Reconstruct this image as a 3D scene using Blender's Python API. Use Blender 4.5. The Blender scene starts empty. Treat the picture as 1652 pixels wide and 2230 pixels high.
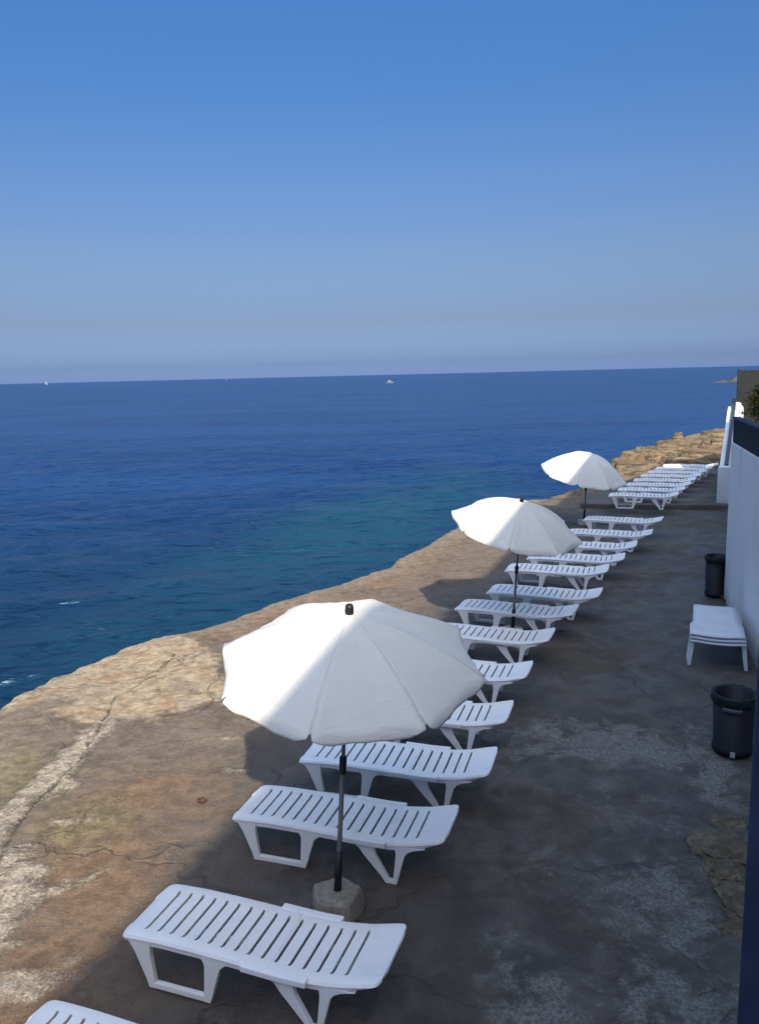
import bpy, bmesh, math, random
import numpy as np
from mathutils import Vector, Matrix, noise as mnoise
random.seed(7); rng = np.random.default_rng(11)
scene = bpy.context.scene
COL = scene.collection
R = math.radians

# ------------------------------------------------------------------ helpers
class MB:
    """collects vertices and faces for one mesh"""
    def __init__(s): s.v = []; s.f = []; s.sm = []
    def add(s, vs, fs, smooth=False):
        o = len(s.v); s.v += [tuple(v) for v in vs]
        for f in fs: s.f.append(tuple(i + o for i in f)); s.sm.append(smooth)
    def box(s, x0, x1, y0, y1, z0, z1, M=None):
        vs = [(x0,y0,z0),(x1,y0,z0),(x1,y1,z0),(x0,y1,z0),(x0,y0,z1),(x1,y0,z1),(x1,y1,z1),(x0,y1,z1)]
        if M: vs = [M @ Vector(v) for v in vs]
        s.add(vs, [(3,2,1,0),(4,5,6,7),(0,1,5,4),(1,2,6,5),(2,3,7,6),(3,0,4,7)])
    def prism(s, poly, z0, z1, M=None):
        n = len(poly); vs = [(x,y,z0) for x,y in poly] + [(x,y,z1) for x,y in poly]
        if M: vs = [M @ Vector(v) for v in vs]
        s.add(vs, [tuple(range(n-1,-1,-1)), tuple(range(n,2*n))] + [(i,(i+1)%n,(i+1)%n+n,i+n) for i in range(n)])
    def lathe(s, prof, n=20, M=None, cap=True):
        vs = []; fs = []
        for r, z in prof:
            for k in range(n):
                a = 2*math.pi*k/n; vs.append((r*math.cos(a), r*math.sin(a), z))
        for i in range(len(prof)-1):
            for k in range(n):
                k2 = (k+1) % n; fs.append((i*n+k, i*n+k2, (i+1)*n+k2, (i+1)*n+k))
        if cap:
            fs.append(tuple(range(n-1,-1,-1))); fs.append(tuple(range((len(prof)-1)*n, len(prof)*n)))
        if M: vs = [M @ Vector(v) for v in vs]
        s.add(vs, fs, True)
    def tube(s, a, b, r0, r1=None, n=10):
        a = Vector(a); b = Vector(b); d = b - a
        M = Matrix.Translation(a) @ d.to_track_quat('Z','Y').to_matrix().to_4x4()
        s.lathe([(r0,0),(r1 if r1 is not None else r0, d.length)], n, M)
    def side_strip(s, rows, y0, y1):
        """rows: (z, xa, xb) from top to bottom; a flat shape in the x-z plane, extruded over y"""
        n = len(rows); vs = []
        for y in (y0, y1):
            for z, xa, xb in rows: vs += [(xa,y,z),(xb,y,z)]
        fs = []; o = 2*n
        for i in range(n-1):
            a = 2*i
            fs += [(a,a+2,a+3,a+1), (o+a,o+a+1,o+a+3,o+a+2), (a,o+a,o+a+2,a+2), (a+1,a+3,o+a+3,o+a+1)]
        fs += [(0,1,o+1,o), (2*n-2,o+2*n-2,o+2*n-1,2*n-1)]
        s.add(vs, fs)
    def build(s, name, mat, parent=None, bevel=0, seg=2, solid=0, auto=False, split=False):
        me = bpy.data.meshes.new(name); me.from_pydata(s.v, [], s.f)
        me.polygons.foreach_set('use_smooth', s.sm if not auto else [True]*len(s.f))
        me.materials.append(mat); me.update()
        o = bpy.data.objects.new(name, me); COL.objects.link(o)
        if parent: o.parent = parent
        if solid:
            m = o.modifiers.new('Solid','SOLIDIFY'); m.thickness = solid; m.offset = -1
        if split:
            m = o.modifiers.new('Split','EDGE_SPLIT'); m.split_angle = R(40)
        if bevel:
            m = o.modifiers.new('Bevel','BEVEL'); m.width = bevel; m.segments = seg; m.limit_method = 'ANGLE'; m.angle_limit = R(35)
        return o

def tag(o, label=None, cat=None, group=None, kind=None):
    if label: o['label'] = label
    if cat: o['category'] = cat
    if group: o['group'] = group
    if kind: o['kind'] = kind
    return o
def empty(name, loc, rz=0):
    o = bpy.data.objects.new(name, None); COL.objects.link(o)
    o.location = loc; o.rotation_euler = (0,0,rz); o.empty_display_size = .2
    return o
def copy_tree(root, loc, rz):
    r = root.copy(); COL.objects.link(r); r.location = loc; r.rotation_euler = (0,0,rz)
    for ch in list(root.children):
        c = ch.copy(); COL.objects.link(c); c.parent = r
        for g in ch.children:
            d = g.copy(); COL.objects.link(d); d.parent = c
    return r

# ------------------------------------------------------------------ materials
class NT:
    def __init__(s, name):
        s.m = bpy.data.materials.new(name); s.m.use_nodes = True
        s.t = s.m.node_tree; s.t.nodes.clear()
        s.out = s.n('ShaderNodeOutputMaterial')
    def n(s, typ, **kw):
        o = s.t.nodes.new(typ)
        for k, v in kw.items():
            if k.startswith('i_'):
                key = k[2:]; key = int(key) if key.isdigit() else key.replace('_',' ')
                o.inputs[key].default_value = v
            else: setattr(o, k, v)
        return o
    def l(s, a, b): s.t.links.new(a, b)
    def noise(s, vec, scale, detail=4, rough=.55, dist=0.):
        o = s.n('ShaderNodeTexNoise'); o.inputs['Scale'].default_value = scale
        o.inputs['Detail'].default_value = detail; o.inputs['Roughness'].default_value = rough; o.inputs['Distortion'].default_value = dist
        if vec: s.l(vec, o.inputs['Vector'])
        return o.outputs['Fac']
    def math(s, op, a, b=None, c=None, clamp=False):
        o = s.n('ShaderNodeMath', operation=op); o.use_clamp = clamp
        for i, x in enumerate((a,b,c)):
            if x is None: continue
            if isinstance(x,(int,float)): o.inputs[i].default_value = x
            else: s.l(x, o.inputs[i])
        return o.outputs[0]
    def ramp(s, fac, a, b):
        """smooth 0..1 between a and b"""
        o = s.n('ShaderNodeMapRange', interpolation_type='SMOOTHSTEP')
        o.inputs['From Min'].default_value = a; o.inputs['From Max'].default_value = b
        s.l(fac, o.inputs['Value']); return o.outputs['Result']
    def mix(s, fac, a, b, mode='MIX'):
        o = s.n('ShaderNodeMix', data_type='RGBA', blend_type=mode)
        for sock, x in ((o.inputs[0],fac),(o.inputs[6],a),(o.inputs[7],b)):
            if isinstance(x,(int,float)): sock.default_value = x
            elif isinstance(x,tuple): sock.default_value = (*x,1) if len(x)==3 else x
            else: s.l(x, sock)
        return o.outputs[2]
    def attr(s, name): return s.n('ShaderNodeAttribute', attribute_name=name).outputs['Fac']
    def bump(s, h, strength=.3, dist=.02, normal=None):
        o = s.n('ShaderNodeBump'); o.inputs['Strength'].default_value = strength; o.inputs['Distance'].default_value = dist
        s.l(h, o.inputs['Height'])
        if normal: s.l(normal, o.inputs['Normal'])
        return o.outputs['Normal']
    def princ(s, col, rough=.5, spec=.5, normal=None, **kw):
        o = s.n('ShaderNodeBsdfPrincipled')
        for sock, x in (('Base Color',col),('Roughness',rough),('Specular IOR Level',spec)):
            if isinstance(x,(int,float)): o.inputs[sock].default_value = x
            elif isinstance(x,tuple): o.inputs[sock].default_value = (*x,1)
            else: s.l(x, o.inputs[sock])
        if normal: s.l(normal, o.inputs['Normal'])
        for k, v in kw.items(): o.inputs[k.replace('_',' ')].default_value = v
        s.l(o.outputs[0], s.out.inputs['Surface'])
        return o
    def pos(s): return s.n('ShaderNodeNewGeometry').outputs['Position']
    def obj(s): return s.n('ShaderNodeTexCoord').outputs['Object']

def simple(name, col, rough=.5, spec=.4, var=.12, scale=6., bump=0., bscale=60.):
    m = NT(name); p = m.obj()
    n = m.noise(p, scale, 5)
    f = m.ramp(n, .3, .7)
    c = m.mix(f, tuple(x*(1-var) for x in col), tuple(min(1,x*(1+var)) for x in col))
    nm = m.bump(m.noise(p, bscale, 4), bump, .01) if bump else None
    m.princ(c, rough, spec, nm)
    return m.m

M = {}
# white moulded plastic, faintly weathered
m = NT('white_plastic'); p = m.obj(); g = m.pos()
f1 = m.ramp(m.noise(g, 5, 6, .65), .50, .78); f2 = m.ramp(m.noise(g, 38, 3), .55, .75)
c = m.mix(m.math('MULTIPLY', f1, .55), (.80,.81,.82), (.62,.61,.57))
c = m.mix(m.math('MULTIPLY', f2, .18), c, (.55,.53,.48))
oi = m.n('ShaderNodeObjectInfo').outputs['Random']; c = m.mix(m.math('MULTIPLY', oi, .45), c, (.72,.70,.62))
m.princ(c, .42, .45, m.bump(m.noise(g, 120, 2), .06, .004)); M['plastic'] = m.m
m = NT('white_stack_plastic'); g = m.pos()
c = m.mix(m.math('MULTIPLY', m.ramp(m.noise(g, 4, 5), .45, .75), .5), (.62,.64,.68), (.48,.49,.5))
m.princ(c, .5, .4); M['stack'] = m.m
# umbrella cloth
m = NT('white_canvas'); g = m.obj()
fade = m.ramp(m.noise(g, 2.2, 5, .6), .42, .75)
c = m.mix(m.math('MULTIPLY', fade, .35), (.82,.815,.76), (.71,.70,.645))
sp = m.ramp(m.noise(g, 26, 2), .74, .80)
c = m.mix(m.math('MULTIPLY', sp, .25), c, (.42,.40,.36))
weave = m.math('ADD', m.noise(g, 3.2, 3), m.math('MULTIPLY', m.noise(g, 300, 1), .12))
mp = m.n('ShaderNodeMapping'); mp.inputs['Scale'].default_value = (1.,1.,3.5); m.l(g, mp.inputs['Vector'])
weave = m.math('ADD', weave, m.math('MULTIPLY', m.noise(mp.outputs[0], 4.5, 4, .55, 1.2), .7))
nb = m.bump(weave, .38, .035)
pb = m.n('ShaderNodeBsdfPrincipled'); m.l(c, pb.inputs['Base Color']); pb.inputs['Roughness'].default_value = .85
pb.inputs['Specular IOR Level'].default_value = .2; m.l(nb, pb.inputs['Normal'])
tr = m.n('ShaderNodeBsdfTranslucent'); m.l(c, tr.inputs['Color'])
mx = m.n('ShaderNodeMixShader'); mx.inputs[0].default_value = .24
m.l(pb.outputs[0], mx.inputs[1]); m.l(tr.outputs[0], mx.inputs[2]); m.l(mx.outputs[0], m.out.inputs['Surface'])
M['canvas'] = m.m
M['pole'] = simple('pole_metal', (.16,.165,.17), .45, .5)
M['black'] = simple('black_plastic', (.012,.013,.015), .5, .4)
M['bin'] = simple('bin_plastic', (.010,.011,.017), .55, .25, .25, 4)
M['liner'] = simple('bin_liner', (.007,.008,.012), .5, .3)
M['sticker'] = simple('pale_sticker', (.36,.36,.35), .5)
# concrete block
m = NT('block_concrete'); g = m.obj()
c = m.mix(m.ramp(m.noise(g, 9, 6, .65), .35, .7), (.22,.20,.165), (.34,.315,.27))
c = m.mix(m.ramp(m.noise(g, 60, 3), .58, .7), c, (.09,.085,.075))
m.princ(c, .9, .2, m.bump(m.noise(g, 28, 6, .7), .7, .03)); M['block'] = m.m
# plaster
def plaster(name, col, dirt):
    m = NT(name); g = m.pos()
    mp = m.n('ShaderNodeMapping'); mp.inputs['Scale'].default_value = (.7,.7,.16); m.l(g, mp.inputs['Vector'])
    st = m.ramp(m.noise(mp.outputs[0], 2.2, 6, .6), .46, .72)
    c = m.mix(m.math('MULTIPLY', st, .5), col, dirt)
    sep = m.n('ShaderNodeSeparateXYZ'); m.l(g, sep.inputs[0])
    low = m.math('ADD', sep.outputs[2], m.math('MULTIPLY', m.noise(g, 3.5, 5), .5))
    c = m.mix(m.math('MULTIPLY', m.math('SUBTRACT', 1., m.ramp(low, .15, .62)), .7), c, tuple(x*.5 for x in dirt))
    m.princ(c, .85, .25, m.bump(m.noise(g, 34, 6, .65), .35, .02)); return m.m
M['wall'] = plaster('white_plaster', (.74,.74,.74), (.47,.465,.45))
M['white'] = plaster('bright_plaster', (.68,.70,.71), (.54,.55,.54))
M['facade'] = plaster('facade_plaster', (.66,.63,.58), (.54,.51,.47))
M['navy'] = simple('navy_paint', (.032,.042,.09), .6, .25, .2, 3, .15, 40)
M['navy_panel'] = simple('navy_panel', (.010,.014,.030), .7, .12, .25, 3)
M['rail'] = simple('dark_rail', (.018,.035,.045), .35, .5)
M['fence'] = simple('fence_slats', (.013,.016,.014), .7, .3, .25, 8)
M['glass'] = simple('window_glass', (.03,.04,.05), .08, .6)
M['hull'] = simple('hazy_hull', (.2,.22,.26), .3, .5, .05)  # distance haze put into the colour: white hull dimmed and blued
M['sail'] = simple('hazy_sail', (.22,.24,.28), .8, .2, .05)  # white sail dulled to bluish grey in place of haze
M['bark'] = simple('bark', (.12,.09,.06), .9, .2, .3, 12)
# leaves
m = NT('leaf'); oi = m.n('ShaderNodeNewGeometry').outputs['Random Per Island']
c = m.mix(oi, (.075,.085,.018), (.24,.21,.05))
pb = m.princ(c, .6, .3); tr = m.n('ShaderNodeBsdfTranslucent'); m.l(c, tr.inputs['Color'])
mx = m.n('ShaderNodeMixShader'); mx.inputs[0].default_value = .25
m.l(pb.outputs[0], mx.inputs[1]); m.l(tr.outputs[0], mx.inputs[2]); m.l(mx.outputs[0], m.out.inputs['Surface']); M['leaf'] = m.m

# ------------------------------------------------------------------ camera, sun, sky
cam = bpy.data.cameras.new('camera'); co = bpy.data.objects.new('camera', cam); COL.objects.link(co)
cam.sensor_fit = 'VERTICAL'; cam.sensor_height = 24; cam.lens = 24*1750/2230
cam.clip_start = .05; cam.clip_end = 60000
co.matrix_world = Matrix.Translation((0,0,4.091)) @ Matrix.Rotation(R(90-9.683),4,'X') @ Matrix.Rotation(R(-1.396),4,'Z')
scene.camera = co

SUN_AZ = math.atan2(.14, -.99); SUN_EL = math.atan(1/1.42)
sl = bpy.data.lights.new('sun','SUN'); sl.energy = 2.0; sl.angle = R(.8); sl.color = (1,.87,.70)
so = bpy.data.objects.new('sun', sl); COL.objects.link(so)
sd = Vector((math.sin(SUN_AZ)*math.cos(SUN_EL), math.cos(SUN_AZ)*math.cos(SUN_EL), math.sin(SUN_EL)))
so.rotation_euler = sd.to_track_quat('Z','Y').to_euler()
w = bpy.data.worlds.new('World'); scene.world = w; w.use_nodes = True
nt = w.node_tree; nt.nodes.clear()
sky = nt.nodes.new('ShaderNodeTexSky'); sky.sky_type = 'NISHITA'; sky.sun_disc = False
sky.sun_elevation = SUN_EL; sky.sun_rotation = SUN_AZ
sky.air_density = 1.0; sky.dust_density = 1.0; sky.ozone_density = 2.0; sky.altitude = 0
bg = nt.nodes.new('ShaderNodeBackground'); bg.inputs['Strength'].default_value = .15
wo = nt.nodes.new('ShaderNodeOutputWorld')
tc = nt.nodes.new('ShaderNodeTexCoord'); sp = nt.nodes.new('ShaderNodeSeparateXYZ'); nt.links.new(tc.outputs['Generated'], sp.inputs[0])
rp = nt.nodes.new('ShaderNodeValToRGB'); nt.links.new(sp.outputs[2], rp.inputs[0])
TINT = [(0.0,(.102,.145,.330)),(0.0147, (0.0706, 0.1036, 0.2251)), (0.064, (0.0779, 0.0891, 0.1386)), (0.138, (0.101, 0.1122, 0.1505)), (0.217, (0.0983, 0.13, 0.1775)), (0.308, (0.0865, 0.1406, 0.2092)), (0.39, (0.0891, 0.1558, 0.2389)), (0.52, (0.1452, 0.1848, 0.2376)), (.80,(1.55,1.27,1.0))]
e_ = rp.color_ramp.elements
while len(e_) > 1: e_.remove(e_[0])
e_[0].position = TINT[0][0]; e_[0].color = (*TINT[0][1],1)
for p_, c_ in TINT[1:]:
    q_ = e_.new(p_); q_.color = (*c_,1)
mu = nt.nodes.new('ShaderNodeMix'); mu.data_type = 'RGBA'; mu.blend_type = 'MULTIPLY'; mu.inputs[0].default_value = 1
nt.links.new(sky.outputs[0], mu.inputs[6]); nt.links.new(rp.outputs[0], mu.inputs[7])
nt.links.new(mu.outputs[2], bg.inputs['Color']); nt.links.new(bg.outputs[0], wo.inputs['Surface'])
scene.view_settings.view_transform = 'Standard'; scene.view_settings.look = 'None'
scene.view_settings.exposure = 1.95; scene.view_settings.gamma = 1

# ------------------------------------------------------------------ numpy noise and shapes
def vnoise(x, y, seed=0):
    """smooth value noise, -1..1"""
    r = np.random.default_rng(seed).random((256,256))*2-1
    xi = np.floor(x).astype(int); yi = np.floor(y).astype(int); fx = x-xi; fy = y-yi
    fx = fx*fx*(3-2*fx); fy = fy*fy*(3-2*fy)
    g = lambda a,b: r[a % 256, b % 256]
    return (g(xi,yi)*(1-fx)+g(xi+1,yi)*fx)*(1-fy) + (g(xi,yi+1)*(1-fx)+g(xi+1,yi+1)*fx)*fy
def fbm(x, y, seed=0, oct=5, gain=.5):
    s = 0; a = 1
    for i in range(oct): s = s + a*vnoise(x*2**i, y*2**i, seed+i); a *= gain
    return s
def seg_dist(X, Y, pts):
    d = np.full(X.shape, 1e9)
    for (ax,ay),(bx,by) in zip(pts[:-1], pts[1:]):
        vx,vy = bx-ax, by-ay; t = np.clip(((X-ax)*vx+(Y-ay)*vy)/(vx*vx+vy*vy+1e-12),0,1)
        d = np.minimum(d, np.hypot(X-ax-t*vx, Y-ay-t*vy))
    return d
def inside(X, Y, poly):
    c = np.zeros(X.shape, bool); n = len(poly)
    for i in range(n):
        x0,y0 = poly[i]; x1,y1 = poly[(i+1)%n]
        if y0 == y1: continue
        k = ((y0 > Y) != (y1 > Y)) & (X < (x1-x0)*(Y-y0)/(y1-y0)+x0); c ^= k
    return c
def sdf(X, Y, poly):
    d = seg_dist(X, Y, list(poly)+[poly[0]])
    return np.where(inside(X,Y,poly), d, -d)
def blob(X, Y, x, y, rx, ry, ang=0):
    ca,sa = math.cos(ang), math.sin(ang); u = (X-x)*ca+(Y-y)*sa; v = -(X-x)*sa+(Y-y)*ca
    return 1-np.hypot(u/rx, v/ry)

# ------------------------------------------------------------------ deck
EDGE = [(-6.0,-16),(-5.7,0),(-5.35,5),(-5.05,8.6),(-4.93,9.77),(-4.84,10.38),(-4.80,10.85),(-4.62,11.2),(-4.1,11.9),(-3.61,12.46),(-3.14,12.85),
        (-2.55,13.7),(-1.97,14.48),(-.95,15.65),(.11,16.88),(.33,17.73),(1.1,19.4),(1.94,21.11),(3.1,23.2),(4.4,26.0)]
ex = np.array([p[0] for p in EDGE]); ey = np.array([p[1] for p in EDGE])
WALL_A = Vector((3.25,4.0)); WALL_B = Vector((6.10,13.87))
def wallx(y): return 5.15+(y-10.48)*.2945
ys = np.concatenate([np.linspace(-16,2.4,24,endpoint=False), np.linspace(2.4,13,330,endpoint=False), np.linspace(13,25.6,220)])
us = np.concatenate([np.linspace(0,.5,200,endpoint=False), np.linspace(.5,1,90)])
YY, UU = np.meshgrid(ys, us, indexing='ij')
xl = np.interp(YY, ey, ex) + .085*fbm(YY*1.5, YY*0+3, 5, 7, .68)
xr = np.maximum(wallx(YY)+.3, .46*YY+.6)
XX = xl + (xr-xl)*UU
dedge = (XX-xl)
# stains, plus the shaded side's tone: masks in metres on the deck itself
warp = lambda s, a: (XX + a*fbm(XX*s, YY*s, 21, 5, .55), YY + a*fbm(XX*s, YY*s, 31, 5, .55))
WX, WY = warp(2.2, .13)
crust_poly = [(-9,6.5),(-4.62,9.05),(-4.66,9.45),(-4.6,9.72),(-4.42,9.6),(-4.3,9.16),(-4.34,9.62),(-3.98,9.32),(-3.58,9.15),(-3.40,9.36),(-2.98,9.22),
              (-2.83,9.12),(-2.72,9.42),(-2.48,9.43),(-2.36,9.64),(-2.05,9.8),(-1.95,10.4),(-2.35,11.2),(-2.75,12.0),(-3.05,12.5),(-3.6,12.9),(-9,13)]
crust = sdf(WX, WY, crust_poly)
for b in (blob(WX,WY,-4.26,9.78,.24,.12,.3), blob(WX,WY,-3.72,9.26,.16,.10), blob(WX,WY,-4.5,9.35,.3,.3)): crust = np.minimum(crust, -b*.25)
strip = .17 - seg_dist(WX, WY, [(-3.42,9.3),(-3.46,8.9),(-3.44,8.3),(-3.52,7.8),(-3.52,7.0),(-3.5,6.6),(-3.25,6.3),(-3.0,6.0),(-3.1,5.3),(-3.3,4)])
strip = np.maximum(strip, sdf(WX, WY, [(-3.3,5.6),(-3.0,6.1),(-2.86,6.38),(-3.15,6.62),(-3.45,6.6),(-3.6,6.0)]))
for a in ((-1.95,8.63,.22,.05,.1),(-1.66,7.86,.16,.07,.2),(-2.5,6.2,.22,.05,.6),(-2.85,5.9,.3,.08,.5),(-2.95,6.95,.18,.07,0),(-2.72,7.0,.10,.06,0),(-2.6,4.9,.35,.12,.7),(-2.9,5.35,.25,.1,.6)):
    strip = np.maximum(strip, blob(WX,WY,*a)*.10)
yellow = np.maximum(blob(WX,WY,-3.95,7.75,.65,.75), blob(WX,WY,-2.8,7.0,.45,.4)*.8)
orange = np.maximum.reduce([blob(WX,WY,-2.45,6.3,.55,1.0,.35), blob(WX,WY,-2.4,7.4,.7,.5)*.7, blob(WX,WY,-4.4,10.6,.35,1.2,-.7)*.6, blob(WX,WY,-2.2,13.4,.35,1.6,-.7)*.8, blob(WX,WY,.3,17,.6,2.4,-.45)*.4, blob(WX,WY,-2.3,4.9,.6,.9)])
shade_edge = np.interp(YY, [-16,2,5,7,9,11,13,16,20,26], [-1.7,-1.9,-1.75,-1.5,-1.2,-.3,.6,2.3,4.4,7])
shade_damp = (XX-shade_edge)/1.6 + .35*fbm(XX*.7, YY*.7, 41, 5)  # puts the building-shaded side's darkness into the colour, mixed with damp
tanp = sdf(WX, WY, [(2.25,11.35),(2.75,11.45),(3.3,10.75),(3.15,10.45),(2.6,10.7),(2.2,10.6)])
lime = fbm(XX*.55+3, YY*.55, 51, 6, .62) + .9*np.maximum.reduce([blob(XX,YY,2.35,5.9,.55,1.3,-.15), blob(XX,YY,1.95,4.6,.8,.8), blob(XX,YY,.85,4.9,.35,.8,.2), blob(XX,YY,1.3,6.2,.4,.6,.5), blob(XX,YY,3.3,7.6,.25,.9,-.3), blob(XX,YY,2.2,8.2,.9,.4)])
crackd = np.minimum(seg_dist(WX*.35+XX*.65, WY*.35+YY*.65, [(-3.1,11.6),(-3.23,10.88),(-3.49,10.04),(-3.45,9.07),(-3.35,8.3),(-3.45,7.74),(-3.41,6.97),(-3.34,6.32),(-3.3,5.2)]),
                    seg_dist(WX*.5+XX*.5, WY*.5+YY*.5, [(2.1,7.4),(2.3,6.4),(2.45,5.6),(2.2,4.9)])+.012)
ZZ = .022*fbm(XX*.9, YY*.9, 61, 4) + .006*fbm(XX*6, YY*6, 65, 4, .6)
ZZ += .012*np.clip(crust/.30,0,1)*(1+.7*fbm(XX*5,YY*7,71,5,.7)) + .014*np.clip(strip/.05,0,1)*(1+.6*fbm(XX*9,YY*9,72,3))
ZZ -= .02*np.clip(1-crackd/.03,0,1)
ZZ -= .12*np.clip(1-dedge/.16,0,1)**2 + .03*np.clip(1-dedge/.5,0,1)
# cliff columns down into the sea
def col(off, z, amp): return (xl[:,0]-off+amp*fbm(ys*2.1, ys*0+z*3, 81, 4), ZZ[:,0]*0+z)
cols = [col(.10,-.35,.08), col(.16,-.9,.12), col(.05,-2.6,.15)][::-1]
ny, nu = XX.shape; k = len(cols)
GX = np.concatenate([np.stack([c[0] for c in cols],1), XX],1); GZ = np.concatenate([np.stack([c[1] for c in cols],1), ZZ],1)
GY = np.concatenate([np.repeat(ys[:,None],k,1), YY],1)
def pad(a): return np.concatenate([np.repeat(a[:,:1],k,1), a],1)
def grid_obj(name, GX, GY, GZ, mat, attrs):
    ny, nu = GX.shape
    me = bpy.data.meshes.new(name)
    idx = np.arange(ny*nu).reshape(ny,nu)
    q = np.stack([idx[:-1,:-1],idx[:-1,1:],idx[1:,1:],idx[1:,:-1]],-1).reshape(-1,4)
    me.vertices.add(ny*nu); me.vertices.foreach_set('co', np.stack([GX,GY,GZ],-1).astype(np.float32).ravel())
    me.loops.add(q.size); me.loops.foreach_set('vertex_index', q.astype(np.int32).ravel())
    me.polygons.add(len(q)); me.polygons.foreach_set('loop_start', np.arange(0,q.size,4,dtype=np.int32))
    me.polygons.foreach_set('use_smooth', np.ones(len(q),bool))
    me.update(calc_edges=True); me.validate()
    for n, a in attrs.items():
        at = me.attributes.new(n,'FLOAT','POINT'); at.data.foreach_set('value', a.astype(np.float32).ravel())
    me.materials.append(mat); o = bpy.data.objects.new(name, me); COL.objects.link(o); return o

m = NT('deck_concrete'); g = m.pos()
n1 = m.noise(g, 1.3, 9, .66, .4); n2 = m.noise(g, 6.5, 9, .72); n3 = m.noise(g, 34, 6, .75); n4 = m.noise(g, 2.7, 9, .70, .5); n5 = m.noise(g, .55, 6, .6, .3)
fine = m.math('ADD', m.math('MULTIPLY', n2, .6), m.math('MULTIPLY', n3, .4))
def mask(attr, w, amp=.10, off=0.):
    a = m.math('ADD', m.attr(attr), m.math('MULTIPLY', m.math('SUBTRACT', fine, .5+off), amp*3.2))
    return m.ramp(a, -w, w)
def speck(scale, lo, hi, rough=.7):
    return m.ramp(m.noise(g, scale, 3, rough), lo, hi)
base = m.mix(m.ramp(n1,.34,.66), (.088,.070,.052), (.165,.132,.098))
base = m.mix(m.math('MULTIPLY', m.ramp(n2,.44,.60),.6), base, (.20,.158,.115))
base = m.mix(m.math('MULTIPLY', m.ramp(n4,.54,.64),.55), base, (.085,.074,.062))
base = m.mix(m.math('MULTIPLY', mask('orange',.5,.55),.7), base, m.mix(m.ramp(n2,.35,.65),(.125,.070,.036),(.245,.150,.082)))
base = m.mix(m.math('MULTIPLY', mask('yellow',.5,.55),.7), base, m.mix(m.ramp(n2,.35,.65),(.115,.098,.048),(.235,.20,.11)))
base = m.mix(m.math('MULTIPLY', m.ramp(n3,.56,.66),.30), base, (.27,.235,.18))
band = m.math('SUBTRACT', 1., m.ramp(m.math('ADD', m.attr('dedge'), m.math('MULTIPLY', m.math('SUBTRACT', n4, .5), 2.4)), .1, 1.3))
base = m.mix(m.math('MULTIPLY', band, .55), base, m.mix(m.ramp(n2,.36,.62),(.165,.135,.095),(.29,.245,.175)))
shade_wet = m.mix(m.ramp(n4,.38,.64), (.074,.062,.051), (.135,.116,.097))  # colour of the shaded side, toned for its shade as well as damp
shade_wet = m.mix(m.math('MULTIPLY', m.ramp(n1,.50,.62),.6), shade_wet, (.108,.083,.058))
shade_wet = m.mix(m.math('MULTIPLY', m.ramp(n5,.48,.60),.35), shade_wet, (.052,.048,.034))
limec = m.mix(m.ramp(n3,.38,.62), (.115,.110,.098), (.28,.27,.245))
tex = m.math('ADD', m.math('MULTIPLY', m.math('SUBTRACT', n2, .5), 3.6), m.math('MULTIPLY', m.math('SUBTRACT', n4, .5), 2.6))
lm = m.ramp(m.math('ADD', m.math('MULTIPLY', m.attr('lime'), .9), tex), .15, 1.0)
shade_wet = m.mix(m.math('MULTIPLY', lm, .9), shade_wet, limec)
c = m.mix(mask('shade_damp',.55,.45), base, shade_wet)
c = m.mix(m.math('MULTIPLY', mask('tanp',.12,.30),.75), c, (.105,.085,.055))
cr = m.mix(m.ramp(n2,.34,.66), (.23,.172,.105), (.42,.35,.245))
cr = m.mix(m.math('MULTIPLY', m.ramp(n4,.50,.62),.7), cr, (.245,.155,.085))
cr = m.mix(m.math('MULTIPLY', m.ramp(n1,.54,.64),.5), cr, (.21,.185,.155))
cr = m.mix(m.math('MULTIPLY', m.ramp(n3,.54,.64),.3), cr, (.16,.13,.08))
cm = m.math('MULTIPLY', mask('crust',.14,.26), m.math('SUBTRACT', 1., m.math('MULTIPLY', m.ramp(m.noise(g, 4.2, 8, .7, .6), .56, .64), .4)))
c = m.mix(cm, c, cr)
sm = m.math('MULTIPLY', mask('strip',.07,.20,.03), m.math('SUBTRACT', 1., m.math('MULTIPLY', m.ramp(m.noise(g, 9, 7, .7), .50, .60), .6)))
c = m.mix(m.math('MULTIPLY', sm, .9), c, m.mix(m.ramp(n3,.35,.65),(.26,.225,.165),(.48,.43,.34)))
edge = m.math('SUBTRACT', 1., m.ramp(m.math('ADD', m.attr('dedge'), m.math('MULTIPLY',n2,.22)), .10, .22))
c = m.mix(m.math('MULTIPLY', edge, .6), c, m.mix(m.ramp(n2,.4,.6),(.20,.175,.13),(.42,.385,.31)))
ck = m.math('SUBTRACT', 1., m.ramp(m.math('ADD', m.attr('crackd'), m.math('MULTIPLY', m.math('SUBTRACT',fine,.5), .16)), .004, .03))
c = m.mix(m.math('MULTIPLY', ck, .75), c, (.045,.038,.03))
# hairline cracks
vo = m.n('ShaderNodeTexVoronoi', feature='DISTANCE_TO_EDGE'); vo.inputs['Scale'].default_value = .55
wv = m.n('ShaderNodeVectorMath', operation='MULTIPLY_ADD'); nz = m.n('ShaderNodeTexNoise'); nz.inputs['Scale'].default_value = 2.4; nz.inputs['Detail'].default_value = 6
m.l(g, nz.inputs['Vector']); m.l(nz.outputs['Color'], wv.inputs[0]); wv.inputs[1].default_value = (.7,.7,0); m.l(g, wv.inputs[2]); m.l(wv.outputs[0], vo.inputs['Vector'])
hair = m.math('MULTIPLY', m.math('SUBTRACT', 1., m.ramp(vo.outputs['Distance'], .002, .010)), m.ramp(n5,.45,.55))
c = m.mix(m.math('MULTIPLY', hair, .35), c, (.035,.030,.025))
pit = speck(62, .62, .68); grit = speck(95, .63, .70)
c = m.mix(m.math('MULTIPLY', pit, .55), c, (.035,.031,.027))
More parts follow.
